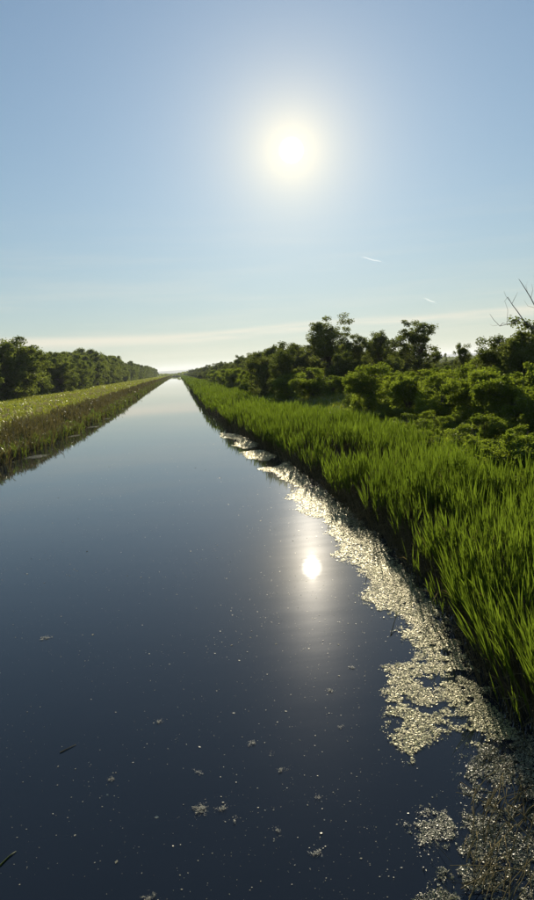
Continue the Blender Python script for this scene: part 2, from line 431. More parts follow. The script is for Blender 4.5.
def make_plant(name, height, width, env, n_clump, n_leaf, leaf, crad, mat, seed, trunk_r, label, cat, z0=0.12, trunks=1, domes=None, gap=0.0):
    """a tree or shrub: Empty > trunk (tapered, limbs reaching the clumps) and crown (leaf faces)"""
    root = empty(name); tag(root, label, cat)
    rg = np.random.default_rng(seed)
    C = clumps_in(n_clump, env, seed) if domes is None else clumps_domes(n_clump, seed=seed, **domes)
    C = C * np.array([width / 2, width / 2, height * (1 - z0)]) + np.array([0, 0, height * z0])
    mb = MB()
    fork = []
    for t in range(trunks):
        an = rg.uniform(0, 6.28); lean = (0.0 if trunks == 1 else 0.16) * width
        top = np.array([math.cos(an) * lean, math.sin(an) * lean, height * 0.86])
        s = np.linspace(0, 1, 8)[:, None]
        p = s * top + np.sin(s * 5 + seed) * np.array([1, .6, 0]) * width * 0.025 * s
        p[0, 2] = -0.25
        mb.add(*tube(p, trunk_r * (1 - .85 * s[:, 0]) * (1 + .5 * np.exp(-s[:, 0] * 14)), 7)); fork.append(p)
    for c in C:
        tr = fork[rg.integers(len(fork))]
        k = np.clip(c[2] / height * 0.62, 0.10, 0.8) * 7; i = int(k)
        b = tr[i] + (tr[min(i + 1, 7)] - tr[i]) * (k - i)
        s = np.linspace(0, 1, 4)[:, None]
        mid = (b + c) / 2 + np.array([0, 0, 0.06 * height])
        p = (1 - s) ** 2 * b + 2 * s * (1 - s) * mid + s ** 2 * c
        mb.add(*tube(p, np.linspace(trunk_r * .34 * (1 - k / 9), trunk_r * .05, 4), 4))
    obj('trunk', mb.mesh(name + '_trunk', [MAT['bark']], True), root)
    # leaves: each clump a ragged shell, denser outside, leaves facing outward and up
    idx = np.repeat(np.arange(n_clump), n_leaf)
    cr = crad * rg.uniform(0.6, 1.25, n_clump)
    d = rand_dirs(len(idx)); q = RNG.uniform(0, 1, len(idx)) ** 0.45
    sq = rg.uniform(0.6, 0.95, n_clump)
    off = d * (cr[idx] * q)[:, None]; off[:, 2] *= sq[idx]
    P = C[idx] + off + RNG.normal(size=off.shape) * crad * 0.12
    P[:, 2] = np.maximum(P[:, 2], 0.05)
    keep = RNG.uniform(size=len(P)) > gap
    P, d, idx = P[keep], d[keep], idx[keep]
    Nn = unit(d * 0.6 + rand_dirs(len(P)) * 0.8 + np.array([0, 0, 0.35]))
    ct = rg.uniform(0, 1, n_clump)
    m2 = MB(); m2.add(*leaf_cards(P, Nn, leaf * RNG.uniform(.6, 1.35, len(P)), np.clip(.55 * ct[idx] + .45 * RNG.uniform(size=len(P)), 0, 1)))
    obj('crown', m2.mesh(name + '_crown', [mat]), root)
    root['h'] = height; root['w'] = width
    return root
def e_round(z): return max(0.0, math.sin(math.pi * min(1, z * .86 + .14)) ** 0.6) if z < 1 else 0
def e_dome(z): return math.sqrt(max(0.0, 1 - (z * 0.98) ** 2.4)) * (0.82 + 0.18 * math.sin(7 * z))
def e_airy(z): return 0.30 + 0.62 * math.sin(math.pi * min(1, .15 + z * .85)) ** 1.2 + 0.12 * math.sin(16 * z)
def e_tall(z): return max(0.0, 0.55 + 0.45 * math.sin(math.pi * (z * .8 + .1))) * (1 - max(0, z - .75) * 1.9)
PROTO = {}
PROTO['shrub'] = [make_plant('shrub', 5.0, 5.2, None, 110, 105, 0.20, 0.50, MAT['shrub'], s, 0.08, 'x', 'shrub', 0.0, 3, dict(nd=6, rd=.5, hz=(.5, 1), spread=.6)) for s in (21, 22, 23)]
PROTO['tree'] = [make_plant('tree', 10.0, 8.0, None, 120, 130, 0.30, 0.80, MAT['tree'], s, 0.18, 'x', 'tree', 0.0, 2, dict(nd=7, rd=.46, hz=(.55, 1), spread=.62)) for s in (31, 32, 33)]
PROTO['airy'] = [make_plant('tall_tree', 14.0, 8.5, None, 125, 130, 0.27, 0.72, MAT['tree'], s, 0.16, 'x', 'tree', 0.02, 2, dict(nd=9, rd=.40, hz=(.6, 1), spread=.60), gap=0.05) for s in (41, 45, 43)]
PROTO['broad'] = [make_plant('broadleaf_tree', 19.0, 15.0, None, 150, 110, 0.55, 1.35, MAT['poplar'], s, 0.36, 'x', 'tree', 0.0, 1, dict(nd=8, rd=.48, hz=(.55, 1), spread=.6)) for s in (51, 52, 53, 54)]
PROTO['poplar'] = [make_plant('poplar_tree', 20.0, 10.0, e_tall, 80, 120, 0.55, 1.4, MAT['poplar'], s, 0.32, 'x', 'tree', 0.03) for s in (61, 62, 63)]
USED = set()
def place(kind, x, y, h, wd, label, group=None, i=None, z=None):
    ps = PROTO[kind]; p = ps[random.randrange(len(ps)) if i is None else i]
    if p.name in USED: o = copy_tree(p)
    else: o = p; USED.add(p.name)
    zz = float(ground_h(x, y)) if z is None else z
    o.location = (x, y, zz - 0.05)
    s = wd / p['w']
    o.scale = (s, s, h / p['h']); o.rotation_euler = (0, 0, random.uniform(0, 6.28))
    tag(o, label)
    if group: o['group'] = group
    elif 'group' in o: del o['group']
    return o
def place_px(kind, px, depth, top, wpx, label, group=None, i=None):
    """a plant whose middle is seen at column px, depth metres away, top at row top"""
    yb = top
    for _ in range(30):                      # ground point below the top, same depth
        d = ray(px, yb); yb += 2
    d = ray(px, top); t = depth / d[1]
    x = d[0] * t; ztop = CAM_H + d[2] * t
    zg = float(ground_h(x, depth))
    return place(kind, x, depth, max(1.0, ztop - zg), wpx * depth / F_PX, label, group, i)

# individual plants on the reedy bank, from the photograph
LB = 'reedy bank'
place_px('shrub', 366, 64, 365, 62, 'dark round shrub standing free at the edge of the grassy clearing', i=0)
place_px('shrub', 333, 84, 375, 37, 'pale green small shrub at the grassy clearing beside the dark round shrub', i=1)
place_px('shrub', 312, 88, 368, 52, 'dark broad shrub at the far edge of the grassy clearing', i=2)
place_px('tree', 286, 104, 345, 48, 'tall rounded tree rising behind the dark broad shrub', i=0)
place_px('tree', 262, 122, 352, 44, 'dark bushy tree between the rounded tree and the long hedge of trees', i=1)
place_px('shrub', 288, 98, 374, 45, 'low bright shrub at the foot of the tall rounded tree', i=0)
place_px('airy', 324, 118, 315, 66, 'tallest airy tree with feathery crown above the clearing', i=0)
place_px('airy', 354, 112, 330, 40, 'slender airy tree beside the tallest feathery tree', i=1)
place_px('airy', 378, 108, 329, 40, 'thin open-crowned tree between the two big airy trees', i=2)
place_px('airy', 414, 102, 316, 62, 'big leaning airy tree with ragged top next to the gap in the trees', i=1)
place_px('tree', 340, 100, 350, 40, 'dark tree below the tallest airy tree', i=2)
place_px('tree', 392, 92, 356, 44, 'low dark tree below the leaning airy tree', i=0)
place_px('airy', 462, 78, 341, 26, 'small sparse tree standing alone in the gap of the skyline', i=2)
place_px('shrub', 406, 56, 372, 57, 'bright green shrub next to the dark round shrub', i=1)
place_px('shrub', 438, 50, 374, 72, 'large bright shrub behind the reeds in front of the skyline gap', i=2)
place_px('shrub', 474, 46, 370, 75, 'wide leafy shrub behind the reeds in front of the dark thicket', i=0)
place_px('shrub', 512, 41, 372, 82, 'shrub with yellowish leaves beside the wide leafy shrub', i=1)
place_px('shrub', 552, 38, 360, 100, 'tall shrub at the end of the bank thicket', i=2)
place_px('tree', 500, 60, 336, 62, 'dark thicket tree left of the bare dead branches', i=1)
place_px('tree', 528, 56, 314, 76, 'dark tall thicket tree growing around the bare dead branches', i=2)
place_px('tree', 575, 60, 318, 80, 'dark thicket tree beyond the bare dead branches', i=0)
place_px('shrub', 398, 75, 371, 50, 'shaded shrub behind the bright green shrub', i=0)
place_px('shrub', 440, 70, 366, 65, 'shaded shrub below the small sparse tree', i=1)
place_px('shrub', 478, 66, 358, 57, 'shaded shrub at the foot of the dark thicket', i=2)
place_px('shrub', 250, 135, 372, 32, 'low shrub at the bank side of the dark bushy tree', i=2)
for px, dp in ((350, 72), (388, 60), (428, 44), (455, 41), (490, 35), (520, 31), (541, 29)):
    d = ray(px, 372); x = d[0] / d[1] * dp
    place('shrub', x, dp, random.uniform(1.3, 2.1), random.uniform(2.4, 3.4), 'low bush along the inner edge of the reed bed', 'low bushes along the reed bed')
for px, dp in ((395, 54), (412, 47), (436, 40), (448, 37), (462, 35), (476, 33), (487, 30), (500, 29), (512, 27), (526, 26), (537, 25), (548, 24), (560, 23)):
    d = ray(px, 372); x = d[0] / d[1] * dp - random.uniform(0, 1.0)
    place('shrub', x, dp, random.uniform(1.5, 2.7), random.uniform(2.6, 3.8), 'low bush along the inner edge of the reed bed', 'low bushes along the reed bed')
# the long hedge of trees running to the horizon behind the reeds
y = 140.0
while y < END_Y + 30:
    for lat, hh in ((16.5, 5.0), (24, 9.2), (33, 9.8)):
        if lat > 30 and random.random() < .35: continue
        xx = lat + random.uniform(-2.5, 2.5); yy = y + random.uniform(-3, 3)
        h = hh * random.uniform(.78, 1.16)
        place('shrub' if lat < 20 and y < 400 else 'tree', xx, yy, h, h * random.uniform(.85, 1.15),
              'low shrub in front of the long tree hedge behind the reeds' if lat < 20 and y < 400 else 'leafy tree in the long hedge behind the reeds running to the horizon',
              'shrubs in front of the hedge' if lat < 20 and y < 400 else 'trees of the long hedge behind the reeds')
    y += 8 + (y - 140) * 0.022
for px, dp, tp in ((515, 66, 338), (485, 80, 346), (545, 70, 328), (500, 72, 340), (528, 64, 330)):
    place_px('tree', px, dp, tp, 46, 'dark thicket tree crowding behind the bare dead branches', 'thicket trees behind the dead branches')
for px, dp, tp in ((452, 62, 372), (425, 62, 370), (490, 54, 368), (530, 48, 362), (395, 66, 374), (468, 58, 366)):
    place_px('shrub', px, dp, tp, 62, 'leafy shrub in the thick belt of bushes behind the reeds', 'shrubs of the belt behind the reeds')
for px, dp, tp in ((440, 150, 362), (460, 140, 360), (482, 120, 355), (505, 110, 350), (430, 180, 361), (520, 100, 348)):
    place_px('tree', px, dp, tp, 40, 'low dark tree behind the belt of bushes near the skyline gap', 'dark trees near the skyline gap')
# trees filling behind the clearing
for px, dp, tp in ((300, 150, 346), (320, 140, 342), (343, 135, 340), (362, 130, 341), (385, 125, 339), (405, 130, 342), (275, 150, 348), (360, 100, 360), (375, 90, 366), (420, 120, 357)):
    place_px('tree', px, dp, tp, 46, 'dark backing tree behind the airy trees of the clearing', 'backing trees behind the clearing')
for px, tp in ((434, 361), (446, 362), (455, 359), (470, 358)):
    place_px('tree', px, 260, tp, 24, 'far small tree seen through the gap in the skyline', 'far trees in the skyline gap')
for px in (437.5, 445.5):
    place_px('poplar', px, 300, 353.5, 4, 'tiny slim far-off poplar standing in the skyline gap', 'slim far-off poplars')

# tree line across the meadow
def left_top(y): return float(np.interp(y, [150, 200, 300, 380, 430, 520, 580, 800, 1400], [15.5, 15.3, 14.6, 16.4, 20.5, 18.4, 17, 17, 17]))
y = 172.0; k = 0
while y < 1400:
    for row, lat in enumerate((-47, -58)):
        xx = lat + random.uniform(-3, 3); yy = y + random.uniform(-3, 3) + row * 5
        kind = 'broad' if y < 360 or random.random() < .25 else 'poplar'
        h = left_top(yy) * random.uniform(.80, 1.10) * (1.0 if row == 0 else 1.04)
        if 360 < y < 1400 or k > 2:
            lab = 'rounded broadleaf tree in the tree line across the meadow' if kind == 'broad' else 'tall poplar in the straight tree line across the meadow'
            place(kind, xx, yy, h, h * (random.uniform(.78, .98) if kind == 'broad' else random.uniform(.5, .68)), lab, 'broadleaf trees across the meadow' if kind == 'broad' else 'poplars across the meadow')
        else:
            place(kind, xx, yy, h, h * .9, 'rounded broadleaf tree in the tree line across the meadow', 'broadleaf trees across the meadow')
    k += 1
    y += 9 + (y - 172) * 0.012
for yy, hh, xx in ((196, 17, -45), (248, 12.5, -41), (300, 10, -42)):
    place('broad', xx, yy, hh, hh * 1.15, {196: 'big drooping round-crowned tree at the open end of the meadow tree line', 248: 'broad low tree bulging out of the meadow tree line', 300: 'lower round tree in front of the taller meadow poplars'}[yy], i={196: 1, 248: 2, 300: 0}[yy])

# bare dead branches over the thicket
bt = empty('dead_tree'); tag(bt, 'bare grey dead tree with forked branches above the thicket', 'dead tree')
def px_at(x, y, depth):
    d = ray(x, y); return np.array([0, 0, CAM_H]) + d * depth / d[1]
BD = 52.0
mbt = MB(); g0 = px_at(552, 372, BD); g0[2] = float(ground_h(g0[0], BD)) - .2
trunk = [g0, px_at(549, 360, BD), px_at(543, 340, BD), px_at(535, 329, BD - .4)]
mbt.add(*tube(trunk, [.17, .14, .11, .085], 7))
obj('trunk', mbt.mesh('dead_trunk', [MAT['bare']], True), bt)
limbs = [([(535, 329), (525, 322), (518, 312), (512, 304), (508, 297)], .075), ([(543, 340), (538, 312), (531, 298), (523, 285), (519, 279)], .075),
         ([(512, 304), (515, 298), (518, 292)], .03), ([(508, 297), (504, 302)], .02), ([(510, 301), (506, 296), (504, 291)], .02),
         ([(522, 318), (512, 323), (500, 326), (494, 320), (490, 314)], .045), ([(500, 326), (503, 323), (507, 324), (508, 310), (505, 301)], .035),
         ([(531, 298), (533, 290), (532, 284)], .025), ([(528, 293), (526, 286), (528, 281)], .02), ([(543, 340), (549, 310), (552, 290)], .06),
         ([(549, 310), (545, 296), (546, 284)], .03), ([(536, 308), (528, 306), (524, 300)], .02), ([(498, 325), (493, 326), (490, 324)], .015)]
for k, (pp, r) in enumerate(limbs):
    pts = [px_at(a, b, BD - .4 + .25 * math.sin(k * 2 + i)) for i, (a, b) in enumerate(pp)]
    m = MB(); m.add(*tube(pts, np.linspace(r, r * .3, len(pts)) * .75, 5)); obj('branch', m.mesh('dead_branch', [MAT['bare']], True), bt)
# bare twigs of the small sparse tree
# ------------------------------------------------------------------ reeds of the near (lit) bank
def scatter(n, y0, y1, inner, outer, edge, sign):
    yy = RNG.uniform(y0, y1, n); d = RNG.uniform(inner, outer, n)
    return edge(yy) + sign * d, yy, d
reed = MB()
def reeds(y0, y1, dens, wmul, nleaf, stems, in0=-0.15, out=11.5, hmul=1.0):
    n = int((y1 - y0) * (out - in0) * dens)
    x, y, d = scatter(n, y0, y1, in0, out, x_right, 1)
    keep = RNG.uniform(size=n) < 5.0 * (.6 * vnoise(x, y, 0.9 * max(1, wmul * .6), 6) + .4 * vnoise(x, y, 3.4, 14)) - 2.05
    keep &= RNG.uniform(size=n) < np.interp(d, [0, out - 2, out], [1, 1, .35])
    x, y, d = x[keep], y[keep], d[keep]; n = len(x)
    z = np.maximum(ground_h(x, y), -0.15)
    H = (1.05 + 1.05 * vnoise(x, y, 1.3, 2) + .85 * vnoise(x, y, 5.0, 17) + RNG.normal(size=n) * 0.27) * np.interp(d, [0, .8, 3, 7, 10, 12], [.74, .90, .93, .74, .52, .44]) * hmul
    lean = np.stack([RNG.normal(size=n) * .09 - np.interp(d, [0, .5, 1.2], [.20, .08, .0]) * np.interp(y, [11, 18], [1, .25]), RNG.normal(size=n) * .09 + np.interp(d, [0, 1], [.2, 0]) * np.interp(y, [11, 18], [1, 0]), np.ones(n)], 1)
    A = np.stack([x, y, z - .05], 1); B = A + unit(lean) * H[:, None] * .82
    if stems:
        V, F, T = prisms(A, B, np.full(n, .007 * wmul), np.full(n, .004 * wmul)); reed.add(V, F, T, 1)
    hue = vnoise(x, y, 3.2, 9) * .6
    for k in range(nleaf):
        t = np.clip(RNG.uniform(.50, 1.0, n) ** .8, 0, .98); P = A + (B - A) * t[:, None]
        az = RNG.uniform(0, 6.283, n); tilt = RNG.uniform(.03, .22, n)
        D = unit(unit(lean) + np.stack([np.cos(az) * tilt, np.sin(az) * tilt, np.zeros(n)], 1))
        L = RNG.uniform(.30, .80, n) * hmul
        V, F, T = blades(P, D, L, RNG.uniform(.014, .030, n) * wmul, RNG.uniform(0, .12, n) + (RNG.uniform(size=n) < .06) * RNG.uniform(.2, .5, n), tint=np.clip(hue + RNG.uniform(0, .4, n), 0, 1)); reed.add(V, F, T, 0)
    q = RNG.uniform(size=n) < .22; m = int(q.sum())
    V, F, T = blades(A[q] + (B - A)[q] * RNG.uniform(.1, .95, m)[:, None], unit(unit(lean[q]) + rand_dirs(m) * .32), RNG.uniform(.25, .8, m), RNG.uniform(.010, .022, m) * wmul, RNG.uniform(.1, .8, m)); reed.add(V, F, T, 2)
reeds(6, 30, 62, 1.0, 6, True, out=9.0)
reeds(6, 17, 9, 1.0, 3, True, in0=-.7, out=.4, hmul=.75)
reeds(30, 55, 30, 1.3, 5, True, out=8.6)
reeds(55, 80, 26, 1.5, 5, True, out=8.0)
reeds(80, 120, 8, 2.5, 5, False, out=7.6)
reeds(120, 200, 6, 2.8, 5, False, out=9.5)
reeds(200, 520, 1.6, 6.0, 5, False, out=10.5)
reeds(520, END_Y, .45, 12.0, 5, False, out=9.5)
tag(obj('reed_bed', reed.mesh('reed_bed', [MAT['reed'], MAT['stem'], MAT['straw']])), 'dense bright green reed bed along the canal bank', 'reeds', kind='stuff')
# last year's dry stalks at the water's edge
dry = MB()
for y0, y1, n, wm in ((6, 30, 2600, 1.0), (30, 80, 1800, 1.6), (80, 240, 1500, 3.0)):
    x, y, d = scatter(n, y0, y1, -.35, 2.4, x_right, 1)
    z = np.maximum(ground_h(x, y), -0.12)
    A = np.stack([x, y, z], 1); ln = np.stack([RNG.normal(size=n) * .16 - np.interp(d, [0, 1], [.25, .05]), RNG.normal(size=n) * .16, np.ones(n)], 1)
    B = A + unit(ln) * RNG.uniform(.4, 1.3, n)[:, None]
    dry.add(*prisms(A, B, np.full(n, .006 * wm), np.full(n, .004 * wm)), 0)
    P = A + (B - A) * RNG.uniform(.3, .9, n)[:, None]
    dry.add(*blades(P, unit(rand_dirs(n) + np.array([-.3, 0, .1])), RNG.uniform(.25, .6, n), np.full(n, .014 * wm), RNG.uniform(.2, .7, n)), 0)
tag(obj('dry_reed_litter', dry.mesh('dry_reed_litter', [MAT['dry']])), 'brown dry stalks standing and hanging at the reed bed edge', 'dry reeds', kind='stuff')
# grass and herbs between reeds and bushes
hb = MB()
for y0, y1, n, s in ((16, 70, 26000, 1.0), (70, 130, 12000, 1.5), (130, 300, 7000, 2.5)):
    x, y, d = scatter(n, y0, y1, 7.4, 24, x_right, 1)
    z = ground_h(x, y)
    P = np.stack([x, y, z], 1); hm = .35 + .8 * vnoise(x, y, 3.0, 12)
    hb.add(*blades(P, np.stack([RNG.normal(size=n) * .35, RNG.normal(size=n) * .35, np.ones(n)], 1), hm * RNG.uniform(.5, 1.1, n), RNG.uniform(.03, .06, n) * s, RNG.uniform(.1, .5, n)), 0)
    q = RNG.uniform(size=n) < .8
    P2 = P[q] + np.stack([RNG.normal(size=q.sum()) * .15, RNG.normal(size=q.sum()) * .15, RNG.uniform(.05, .9, q.sum()) * hm[q]], 1)
    hb.add(*leaf_cards(P2, unit(rand_dirs(q.sum()) + np.array([0, 0, .7])), RNG.uniform(.06, .13, q.sum()) * s), 0)
n = 9000; x = RNG.normal(19.0, 3.2, n); y = RNG.normal(84, 9, n); P = np.stack([x, y, ground_h(x, y)], 1)
hb.add(*blades(P, np.stack([RNG.normal(size=n) * .35, RNG.normal(size=n) * .35, np.ones(n)], 1), RNG.uniform(.3, .8, n), RNG.uniform(.05, .09, n), RNG.uniform(.1, .5, n)), 1)  # pale grass in the lighter meadow colour, standing in for sunlight on the clearing
tag(obj('bank_grass', hb.mesh('bank_grass', [MAT['herb'], MAT['meadow']])), 'loose grass and weeds on the clearing between reeds and shrubs', 'grass', kind='stuff')

# ------------------------------------------------------------------ far bank: brown reeds, meadow, plumes
lb = MB()
def left_reeds(y0, y1, dens, wmul, nleaf, inner, outer, hlo, hhi, mi, lseed):
    n = int((y1 - y0) * (outer - inner) * dens)
    x, y, d = scatter(n, y0, y1, inner, outer, x_left, -1)
    k = RNG.uniform(size=n) < .3 + .9 * vnoise(x, y, 2.2, lseed); x, y, d = x[k], y[k], d[k]; n = len(x)
    z = np.maximum(ground_h(x, y), -.2); A = np.stack([x, y, z], 1)
    H = RNG.uniform(hlo, hhi, n) * (.7 + .5 * vnoise(x, y, 5, lseed + 1))
    ln = unit(np.stack([RNG.normal(size=n) * .13 + .06, RNG.normal(size=n) * .13, np.ones(n)], 1)); B = A + ln * H[:, None] * .85
    lb.add(*blades(A, ln, H, np.full(n, .03 * wmul), RNG.uniform(0, .08, n), base_w=.8), mi)
    for j in range(nleaf):
        P = A + (B - A) * RNG.uniform(.25, .95, n)[:, None]
        D = ln + rand_dirs(n) * .4
        lb.add(*blades(P, D, RNG.uniform(.3, .6, n), RNG.uniform(.025, .045, n) * wmul, RNG.uniform(.05, .4, n)), mi)
for y0, y1, s, wm in ((34, 80, 1.0, 1.3), (80, 180, .4, 2.5), (180, 480, .12, 5.5), (480, END_Y, .03, 13)):
    left_reeds(y0, y1, 16 * s, wm, 4, -0.1, 4.3, .8, 1.4, 1, 21)     # brown stand
    left_reeds(y0, y1, 6 * s, wm, 4, -0.3, 1.1, 1.0, 1.6, 0, 25)      # green reeds at the water
    left_reeds(y0, y1, 1.2 * s, wm * .7, 1, -1.6, -.2, .8, 1.4, 1, 27)   # sparse stems in the water
tag(obj('bank_reeds', lb.mesh('bank_reeds', [MAT['reed_far'], MAT['brown_reed']])), 'brownish reeds and tall weeds fringing the meadow bank', 'reeds', kind='stuff')
md = MB()
for y0, y1, n, s, outer in ((40, 110, 42000, 1.4, 46), (110, 240, 36000, 2.8, 48), (240, 520, 22000, 6, 48), (520, 1400, 12000, 14, 46)):
    x, y, d = scatter(n, y0, y1, 3.4, outer, x_left, -1); z = ground_h(x, y)
    P = np.stack([x, y, z - .03], 1)
    md.add(*blades(P, np.stack([RNG.normal(size=n) * .3, RNG.normal(size=n) * .3, np.ones(n)], 1), (.35 + .45 * vnoise(x, y, 7, 31)) * RNG.uniform(.6, 1.2, n), RNG.uniform(.035, .07, n) * s, RNG.uniform(.1, .5, n), tint=np.clip(vnoise(x, y, 9, 33) * .6 + RNG.uniform(0, .4, n), 0, 1)), 0)
tag(obj('meadow_grass', md.mesh('meadow_grass', [MAT['meadow']])), 'sunlit yellow green grass of the flat meadow below the tree line', 'grass', kind='stuff')
pl = MB()
for y0, y1, n, s in ((46, 95, 330, 1.3), (95, 200, 300, 1.6), (200, 600, 90, 2.4)):
    x, y, d = scatter(n, y0, y1, 3.8, 13, x_left, -1)
    k = RNG.uniform(size=n) < 1.7 * vnoise(x, y, 6, 41) - .25; x, y = x[k], y[k]; n = len(x)
    z = ground_h(x, y); A = np.stack([x, y, z], 1); H = RNG.uniform(.8, 1.35, n)
    B = A + unit(np.stack([RNG.normal(size=n) * .15, RNG.normal(size=n) * .1, np.ones(n)], 1)) * H[:, None]
    pl.add(*prisms(A, B, np.full(n, .006 * s), np.full(n, .004 * s)), 0)
    for j in range(9):
        pl.add(*blades(B + RNG.normal(size=(n, 3)) * .03, unit(rand_dirs(n) * .45 + np.array([.25, -.1, 1.0])), RNG.uniform(.18, .36, n) * s ** .5, RNG.uniform(.03, .06, n) * s, RNG.uniform(.1, .5, n)), 0)
tag(obj('seed_plumes', pl.mesh('seed_plumes', [MAT['plume']])), 'pale feathery seed heads standing above the meadow edge', 'seed heads', kind='stuff')
# far wood closing the canal
fwd = MB(); n = 5200
fx = RNG.uniform(-60, 900, n); fy = RNG.uniform(1470, 2400, n); fz = 1.4 + RNG.uniform(0, 1, n) ** .8 * (4.5 + 4 * vnoise(fx, fy * 0, 35, 51)) * np.interp(fx, [-60, -10, 20], [.6, .75, 1])
fwd.add(*leaf_cards(np.stack([fx, fy, fz], 1), rand_dirs(n), RNG.uniform(4, 8, n)), 0)
tag(obj('distant_wood', fwd.mesh('distant_wood', [MAT['tree']])), 'dark line of distant woodland where the canal ends', 'woodland', kind='stuff')

# ------------------------------------------------------------------ floating weed
def inside(poly, x, y):
    c = np.zeros(len(x), bool); p = np.array(poly); q = np.roll(p, 1, 0)
    for (xa, ya), (xb, yb) in zip(p, q):
        hit = ((ya > y) != (yb > y)) & (x < (xb - xa) * (y - ya) / (yb - ya + 1e-12) + xa)
        c ^= hit
    return c
def mat_poly(px): return [tuple(ground_pt(a, b)[:2]) for a, b in px]
def weed_mat(px, label, dens, size, mat='weed', rough=.5, thin=.35, cat='floating weed', tilt=.16, nsc=.35, world_poly=None, group=None, gsz=.06):
    poly = world_poly or mat_poly(px); P = np.array(poly); lo, hi = P.min(0), P.max(0); g = gsz * rough * 6; dens = dens * 3.2; size = size * .52
    n = int(np.prod(hi - lo + 2 * g) * dens)
    x = RNG.uniform(lo[0] - g, hi[0] + g, n); y = RNG.uniform(lo[1] - g, hi[1] + g, n)
    wx = x + (vnoise(x, y, nsc, 61) - .5) * g * 2; wy = y + (vnoise(x, y, nsc, 62) - .5) * g * 2
    wx += (vnoise(x, y, nsc * .3, 67) - .5) * g * 1.3; wy += (vnoise(x, y, nsc * .3, 68) - .5) * g * 1.3
    wx += RNG.normal(size=n) * g * .22 * RNG.exponential(1, n); wy += RNG.normal(size=n) * g * .22 * RNG.exponential(1, n)
    k = inside(poly, wx, wy) & (.40 * vnoise(x, y, nsc, 63) + .34 * vnoise(x, y, nsc * .4, 64) + .26 * vnoise(x, y, nsc * .15, 65) > thin + .045)
    x, y = x[k], y[k]; n = len(x)
    if n < 3: return None
    S = size * (.45 + RNG.exponential(.55, n)).clip(.4, 2.6)
    Nn = unit(np.stack([RNG.normal(size=n) * tilt, RNG.normal(size=n) * tilt, np.ones(n)], 1))
    z = .006 + RNG.uniform(0, .022, n)
    m = MB(); P3 = np.stack([x, y, z], 1); tn = np.clip(.75 * vnoise(x, y, .6, 66) + .45 * RNG.uniform(size=n) - .1, 0, 1)
    h2 = n // 2
    for q, asp, ks in ((slice(0, h2), .75, .9), (slice(h2, n), .28, 1.5)):
        V, F, T = leaf_cards(P3[q], Nn[q], S[q] * ks, tn[q], asp=asp, fold=.06)
        V[:, 2] = np.maximum(V[:, 2], .003); m.add(V, F, T)
    return tag(obj('weed_mat', m.mesh('weed_mat', [MAT[mat]])), label, cat, group)
weed_mat([(219, 433), (236, 434), (250, 439), (262, 443), (252, 446), (238, 440), (222, 437)], 'narrow strip of floating weed under the reeds at the bank bend', 260, .10, thin=.25, tilt=.10)
weed_mat([(238, 440), (252, 441), (256, 446), (246, 449), (234, 446)], 'small weed pad drifting off the narrow strip', 260, .10, thin=.25, tilt=.10)
weed_mat([(243, 452), (262, 450), (276, 456), (266, 461), (246, 458)], 'oval weed pad between the bend and the long weed tongue', 260, .10, thin=.22, tilt=.10)
weed_mat([(258, 469), (278, 466), (289, 461), (300, 470), (312, 484), (300, 488), (283, 480), (274, 473)], 'tapering weed tongue pointing off the reed edge', 300, .09, thin=.22, tilt=.10)
weed_mat([(286, 497), (304, 487), (322, 488), (348, 511), (356, 522), (330, 524), (318, 518), (296, 513), (303, 506)], 'broad bright weed raft along the reeds before the glint', 380, .075, thin=.26, tilt=.10)
weed_mat([(328, 524), (356, 520), (372, 533), (386, 550), (400, 570), (378, 572), (358, 566), (345, 561), (333, 553), (341, 543), (330, 535)], 'bright ragged weed raft right beside the sun glint', 550, .06, thin=.28, tilt=.10)
weed_mat([(360, 566), (398, 566), (412, 578), (436, 610), (460, 645), (466, 664), (428, 658), (411, 649), (403, 626), (390, 610), (375, 610), (362, 598), (371, 587)], 'pale green weed raft with scalloped edge below the leaning reeds', 1100, .045, thin=.26, tilt=.15)
weed_mat([(383, 671), (405, 662), (428, 658), (466, 662), (484, 690), (500, 714), (517, 735), (473, 752), (443, 731), (418, 748), (409, 760), (383, 745), (394, 727), (390, 697)], 'large pale weed raft jutting into the dark water', 1700, .036, thin=.37)
weed_mat([(411, 825), (424, 807), (434, 812), (443, 825), (444, 840), (424, 848)], 'small separate clump of floating weed off the tangled raft', 2600, .034, 'weed_dull', thin=.22, rough=.4)
weed_mat([(473, 750), (517, 733), (560, 745), (560, 910), (420, 910), (431, 870), (450, 832), (465, 810), (463, 787)], 'tangled dull weed raft littered with dry stalks', 2300, .034, 'weed_dull', thin=.37, tilt=.5)
for k, (a, b, wd) in enumerate(((93, 427, 6), (106, 419, 5), (74, 436, 6), (36, 457, 8), (124, 409, 4))):
    c = ground_pt(a, b); s = wd * .09
    weed_mat(None, 'thin weed patch at the water line of the meadow bank', 220, .09, 'fleck', thin=.3, world_poly=[(c[0] - s, c[1] - 1.0), (c[0] + s * .8, c[1] - .6), (c[0] + s, c[1] + 1.2), (c[0] - s * .6, c[1] + 1.0)], group='weed patches by the meadow bank')
